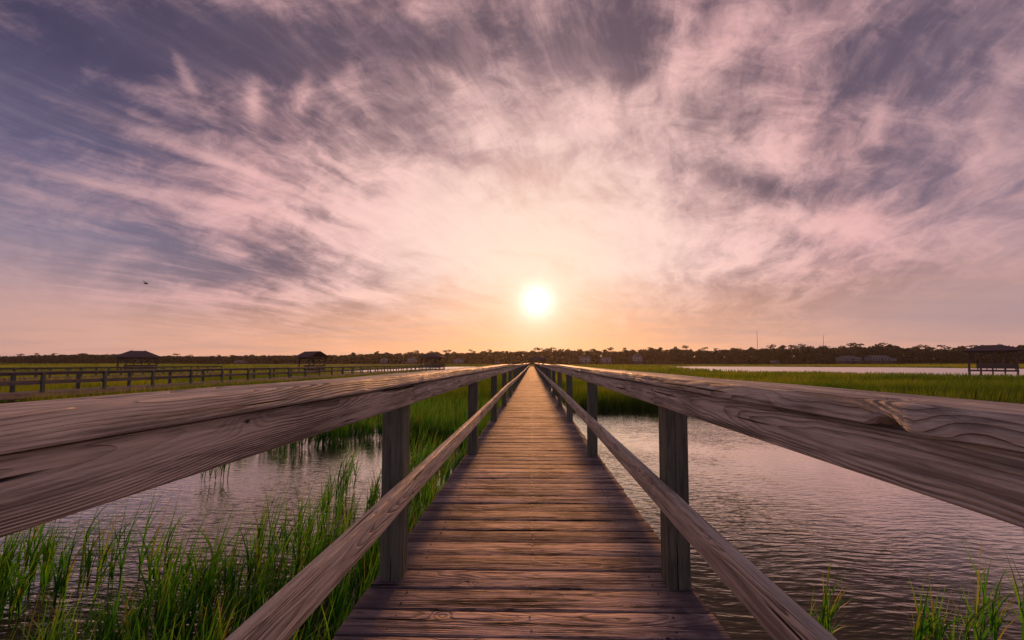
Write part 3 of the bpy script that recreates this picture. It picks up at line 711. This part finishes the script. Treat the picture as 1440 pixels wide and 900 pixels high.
def build_trees():
    protos = []
    for k in range(10):
        P, L = crown(1., .34, 380, 'round' if k < 7 else 'pine', RNG); V, Fc = quads(P, .047, RNG)
        t = np.repeat(np.clip(RNG.normal(.45, .22, len(P)), 0, 1), 4); protos.append((V, Fc, t))
    Vs, Fs, Ts, off = [], [], [], 0
    for row, (dd, n) in enumerate(((0, 230), (14, 240), (34, 240), (62, 200))):
        for i in range(n):
            px = -420+(i+RNG.uniform(-.4, .4))*2400/n; D = tdist(px)+dd+RNG.uniform(-6, 6); x = (px-748)/520*D
            h = skyline(x, D)*(.72 if row == 0 else .84 if row == 1 else .96)*RNG.uniform(.90, 1.08)-.3
            wd = RNG.uniform(10, 15)/.68*(.9 if row < 2 else .8)
            V, Fc, t = protos[RNG.integers(10)]; a = RNG.uniform(0, 6.28); c, s = math.cos(a), math.sin(a)
            W_ = V.copy(); W_[:, 0] = (V[:, 0]*c-V[:, 1]*s)*wd+x; W_[:, 1] = (V[:, 0]*s+V[:, 1]*c)*wd+D; W_[:, 2] = V[:, 2]*h*1.02+(-.2)
            Vs.append(W_); Fs.append(Fc+off); Ts.append(np.clip(t+RNG.normal(0, .12), 0, 1)); off += len(V)
        # undergrowth closing the edge of the wood
        n2 = 14000; px = RNG.uniform(-420, 1980, n2); D = tdist(px)+dd+RNG.uniform(-3, 5, n2); P = np.stack([(px-748)/520*D, D, RNG.random(n2)**1.4*(.85*skyline((px-748)/520*D, D))-.3], -1)
        V, Fc = quads(P, 1.7, RNG); Vs.append(V); Fs.append(Fc+off); Ts.append(np.repeat(RNG.random(n2)*.7, 4)); off += len(V)
    V = np.vstack(Vs); o = part('woodland', fastmesh('woodland', V, np.vstack(Fs), np.concatenate(Ts), M_leaf), kind='stuff')
    tag(o, 'dark distant woodland closing the far side of the marsh', 'woodland')
    # trees whose own crowns stand out against the sky
    kinds = []
    for k in range(5):
        P, L = crown(1., .30, 260, 'pine', RNG); V, Fc = quads(P*np.array([15, 15, 15]), .50, RNG)
        cm = fastmesh('crown', V, Fc, np.repeat(RNG.random(len(P))*.6, 4), M_leaf)
        mb = MB()
        seg = [(0, 0, 0), (RNG.normal(0, .3), 0, 4), (RNG.normal(0, .5), .2, 8.5), (RNG.normal(0, .3), 0, 12.5)]
        for i in range(3):
            r0, r1 = .30-.07*i, .23-.07*i; a, b = Vector(seg[i]), Vector(seg[i+1])
            ring = lambda c_, r_: [(c_.x+r_*math.cos(t), c_.y+r_*math.sin(t), c_.z) for t in [q*math.pi/3 for q in range(6)]]
            mb.add(ring(a, r0)+ring(b, r1), [(q, (q+1) % 6, (q+1) % 6+6, q+6) for q in range(6)])
        for l in L: mb.bar((seg[2][0], .2, 8.), (l[0]*15, l[1]*15, l[2]*15-.3), .16, .16)
        kinds.append((cm, mb.mesh('trunk', (M_bark,))))
    pxs = [16, 38, 72, 96, 121, 236, 262, 292, 330, 455, 497, 528, 575, 584, 606, 630, 662, 680, 699, 724, 752, 768, 789, 812, 834, 862, 880, 905, 921, 948, 964, 990, 1012, 1034, 1066, 1086, 1105, 1131, 1150, 1166, 1189, 1206, 1228, 1238, 1262, 1284, 1312, 1338]
    marks = [(8, 'left edge of the view'), (190, 'wide hipped pavilion at far left'), (333, 'small pale house roof'), (435, 'gable-roofed shelter'), (539, 'pale half-hidden house'), (605, 'gazebo with water behind'), (645, 'wide pale house with balconies'),
             (755, 'gazebo closing the boardwalk'), (822, 'white two-storey house'), (851, 'low white house with long porch'), (895, 'tall narrow white house'), (1062, 'left radio mast'), (1153, 'right radio mast'), (1225, 'blue-grey house with lower wing'), (1398, 'dark pavilion by the creek')]
    seen = {}; ords = ['first', 'second', 'third', 'fourth', 'fifth', 'sixth', 'seventh', 'eighth', 'ninth', 'tenth']
    lab = {}
    for m_, nm in marks:
        near_ = [q for q in pxs if min(marks, key=lambda mm: abs(mm[0]-q))[0] == m_]
        for k_, q in enumerate(sorted([q for q in near_ if q >= m_])): lab[q] = f'{ords[k_]} pine crown against the sky right of the {nm}'
        for k_, q in enumerate(sorted([q for q in near_ if q < m_], reverse=True)): lab[q] = f'{ords[k_]} pine crown against the sky left of the {nm}'
    for i, px in enumerate(pxs):
        D = tdist(px)+30+RNG.uniform(-8, 12); x = (px-748)/520*D; h = skyline(x, D)+RNG.uniform(.0, 1.5); s = h/14.2
        t = thing('pine_tree', lab[px], 'tree', (x, D, -.3), 'pines standing out of the distant treeline', RNG.uniform(0, 6))
        t.scale = (s*RNG.uniform(1.0, 1.6),)*2+(s,)
        cm, tm = kinds[i % 5]; part('crown', cm, None, t); part('trunk', tm, None, t)
build_trees()

# ------------------------------------------------------------------ houses in the trees
def house(px, base_off, wpx, hpx, label, wall=None, roof=None, D=None, kind='gable', wing=False, open_deck=True):
    wall = wall or M_wall; roof = roof or M_roof
    D = D or tdist(px)-14; x = (px-748)/520*D; w = wpx/520*D; h = hpx/520*D; z0 = 1.0-base_off/520*D
    t = thing('house', label, 'house', (x, D, z0)); d = min(w, 9.); st = h*.22; eh = h*.68
    part('wall', MB().box(-w/2, w/2, -d/2, d/2, st, eh).mesh('wall', (wall,)), None, t)
    rf = MB(); o = .5
    if kind == 'gable':      # ridge across the view
        rf.add([(-w/2-o, -d/2-o, eh), (w/2+o, -d/2-o, eh), (w/2+o, d/2+o, eh), (-w/2-o, d/2+o, eh), (-w/2-o, 0, h), (w/2+o, 0, h)], [(0, 1, 5, 4), (2, 3, 4, 5), (0, 4, 3), (1, 2, 5), (3, 2, 1, 0)])
    elif kind == 'front':    # gable end faces us
        rf.add([(-w/2-o, -d/2-o, eh), (w/2+o, -d/2-o, eh), (w/2+o, d/2+o, eh), (-w/2-o, d/2+o, eh), (0, -d/2-o, h), (0, d/2+o, h)], [(0, 4, 5, 3), (1, 2, 5, 4), (0, 1, 4), (2, 3, 5), (3, 2, 1, 0)])
    else:
        k = w*.22
        rf.add([(-w/2-o, -d/2-o, eh), (w/2+o, -d/2-o, eh), (w/2+o, d/2+o, eh), (-w/2-o, d/2+o, eh), (-k, 0, h), (k, 0, h)], [(0, 1, 5, 4), (2, 3, 4, 5), (3, 0, 4), (1, 2, 5), (3, 2, 1, 0)])
    part('roof', rf.mesh('roof', (roof,)), None, t)
    n = max(2, int(w/2.6)); wm = MB().box(-.5, .5, -.06, .05, 0, 1.25).mesh('window', (M_glass,))
    rows = [st+(eh-st)*.18] + ([st+(eh-st)*.60] if eh-st > 4.2 else [])
    for r_ in rows:
        for i in range(n): part('window', wm, None, t, (-w/2+(i+.5)*w/n, -d/2-.02, r_))
    part('door', MB().box(-.5, .5, -.05, .05, 0, 2.1).mesh('door', (M_glass,)), None, t, (w*.05, -d/2-.06, st+.02))
    if open_deck:
        part('deck', MB().box(-w/2, w/2, -d/2-2.5, -d/2-.01, st-.2, st).mesh('deck', (wall,)), None, t)
        b = MB().box(-w/2, w/2, -d/2-2.5, -d/2-2.4, st+.9, st+1.02)
        for i in range(7): X = -w/2+.05+i*(w-.1)/6; b.box(X-.05, X+.05, -d/2-2.49, -d/2-2.41, st+.001, st+.9)
        part('deck_railing', b.mesh('deck_railing', (wall,)), None, t)
        pl = MB().box(-.13, .13, -.13, .13, -1.5, st-.201).mesh('stilt', (wall,))
        for i in range(4): part('stilt', pl, None, t, (-w/2+.3+i*(w-.6)/3, -d/2-2.3, 0))
    part('foundation', MB().box(-w/2+.3, w/2-.3, -d/2+.3, d/2-.3, -1.5, st-.002).mesh('foundation', (M_gaz,)), None, t)
    if wing: part('wing', MB().box(w/2+.01, w/2+w*.45, -d/3, d/3, st*.4, eh*.8).mesh('wing', (wall,)), None, t); part('wing_roof', MB().box(w/2+.015, w/2+w*.45+.3, -d/3-.3, d/3+.3, eh*.8+.003, eh*.8+.5).mesh('wing_roof', (roof,)), None, t)
house(539, 0, 7, 8, 'pale house left of the white house, half hidden by trees', kind='front')
house(579, 0, 10, 9, 'white gabled house in the trees left of the gazebo roof', kind='front')
house(645, .5, 12, 7, 'wide pale house with balconies right of the second boardwalk gazebo', kind='hip')
house(822, .0, 14, 9, 'white two-storey house with dark openings just right of the boardwalk end', kind='gable')
house(851, .0, 14, 8, 'low white house with a long porch between two taller houses', kind='gable')
house(895, 0, 11, 13, 'tall narrow white house on stilts', kind='front')
house(1186, -1, 26, 9, 'broad grey-roofed house with two pale gables at right', M_wall2, M_roof, kind='hip')
house(1225, -1.5, 24, 9, 'long blue-grey house with a lower wing at far right', M_wall2, M_roof, kind='gable', wing=True)
house(333, 0, 10, 4, 'small pale house roof low in the trees between the pavilion and the shelter', kind='hip', open_deck=False)
house(699, 0, 5, 3, 'tiny white boathouse at the tree foot left of the boardwalk end', kind='gable', open_deck=False)
house(1085, 0, 8, 4, 'little pale house at the edge of the wood right of centre', kind='front', open_deck=False)

# ------------------------------------------------------------------ masts and bird
def mast(px, ytop, label, D=520.):
    x = (px-748)/520*D; h = (510-ytop)/520*D+1; t = thing('radio_mast', label, 'mast', (x, D, 0)); mb = MB()
    for k in range(3):
        a = k*2.094; mb.bar((.5*math.cos(a), .5*math.sin(a), 0), (.12*math.cos(a), .12*math.sin(a), h), .12, .12)
    part('leg_frame', mb.mesh('leg_frame', (M_mast,)), None, t); br = MB()
    for i in range(int(h/2)):
        z = i*2.; r0 = .5-.38*z/h
        for k in range(3):
            a, b = k*2.094, (k+1)*2.094; br.bar((r0*math.cos(a), r0*math.sin(a), z), (r0*.95*math.cos(b), r0*.95*math.sin(b), z+1.9), .06, .06)
    part('bracing', br.mesh('bracing', (M_mast,)), None, t)
mast(1062, 464, 'tall thin radio mast above the trees, the left one')
mast(1153, 471, 'shorter thin radio mast above the trees, the right one')
def bird():
    D = 38.; x = (190-748)/520*D; z = 1+(511-396.5)/520*D
    t = thing('bird', 'small dark bird flying in the pink sky at left', 'bird', (x, D, z)); 
    b = MB(); n = 8; prof = [(-.20, .004), (-.15, .03), (-.06, .055), (.05, .055), (.12, .03), (.16, .034), (.20, .02), (.24, .003)]
    V = [(u, r*math.cos(q*math.pi/4), r*math.sin(q*math.pi/4)) for u, r in prof for q in range(8)]
    b.add(V, [(i*8+j, i*8+(j+1) % 8, (i+1)*8+(j+1) % 8, (i+1)*8+j) for i in range(7) for j in range(8)])
    b.add([(-.18, .01, 0), (-.34, .06, .0), (-.34, -.06, .0), (-.18, -.01, .008)], [(0, 1, 2, 3)])
    part('body', b.mesh('body', (M_bird,)), None, t, rot=(0, 0, R(20)))
    for s in (-1, 1):
        w = MB(); w.add([(.06, 0, .02), (-.06, 0, .02), (.05, s*.2, .14), (-.08, s*.2, .13), (-.06, s*.44, .20), (-.10, s*.43, .195)],
                        [(0, 1, 3, 2), (2, 3, 5, 4)])
        w.add([(.06, 0, .03), (-.06, 0, .03), (.05, s*.2, .15), (-.08, s*.2, .14)], [(0, 2, 3, 1)])
        part('wing', w.mesh('wing', (M_bird,)), None, t, rot=(0, 0, R(20)))
bird()

# ------------------------------------------------------------------ haze
hz = bpy.data.materials.new('evening_air'); hz.use_nodes = True; hz.node_tree.nodes.clear(); g = G(hz.node_tree)
pv = g.node('ShaderNodeVolumePrincipled'); pv.inputs['Color'].default_value = (1, .88, .78, 1); pv.inputs['Density'].default_value = .00008; pv.inputs['Anisotropy'].default_value = .55
o = g.node('ShaderNodeOutputMaterial'); g.l.new(pv.outputs[0], o.inputs['Volume'])
part('haze', MB().box(-2600, 2600, -2600, 2600, -3.0, 60).mesh('haze', (hz,)), kind='stuff')
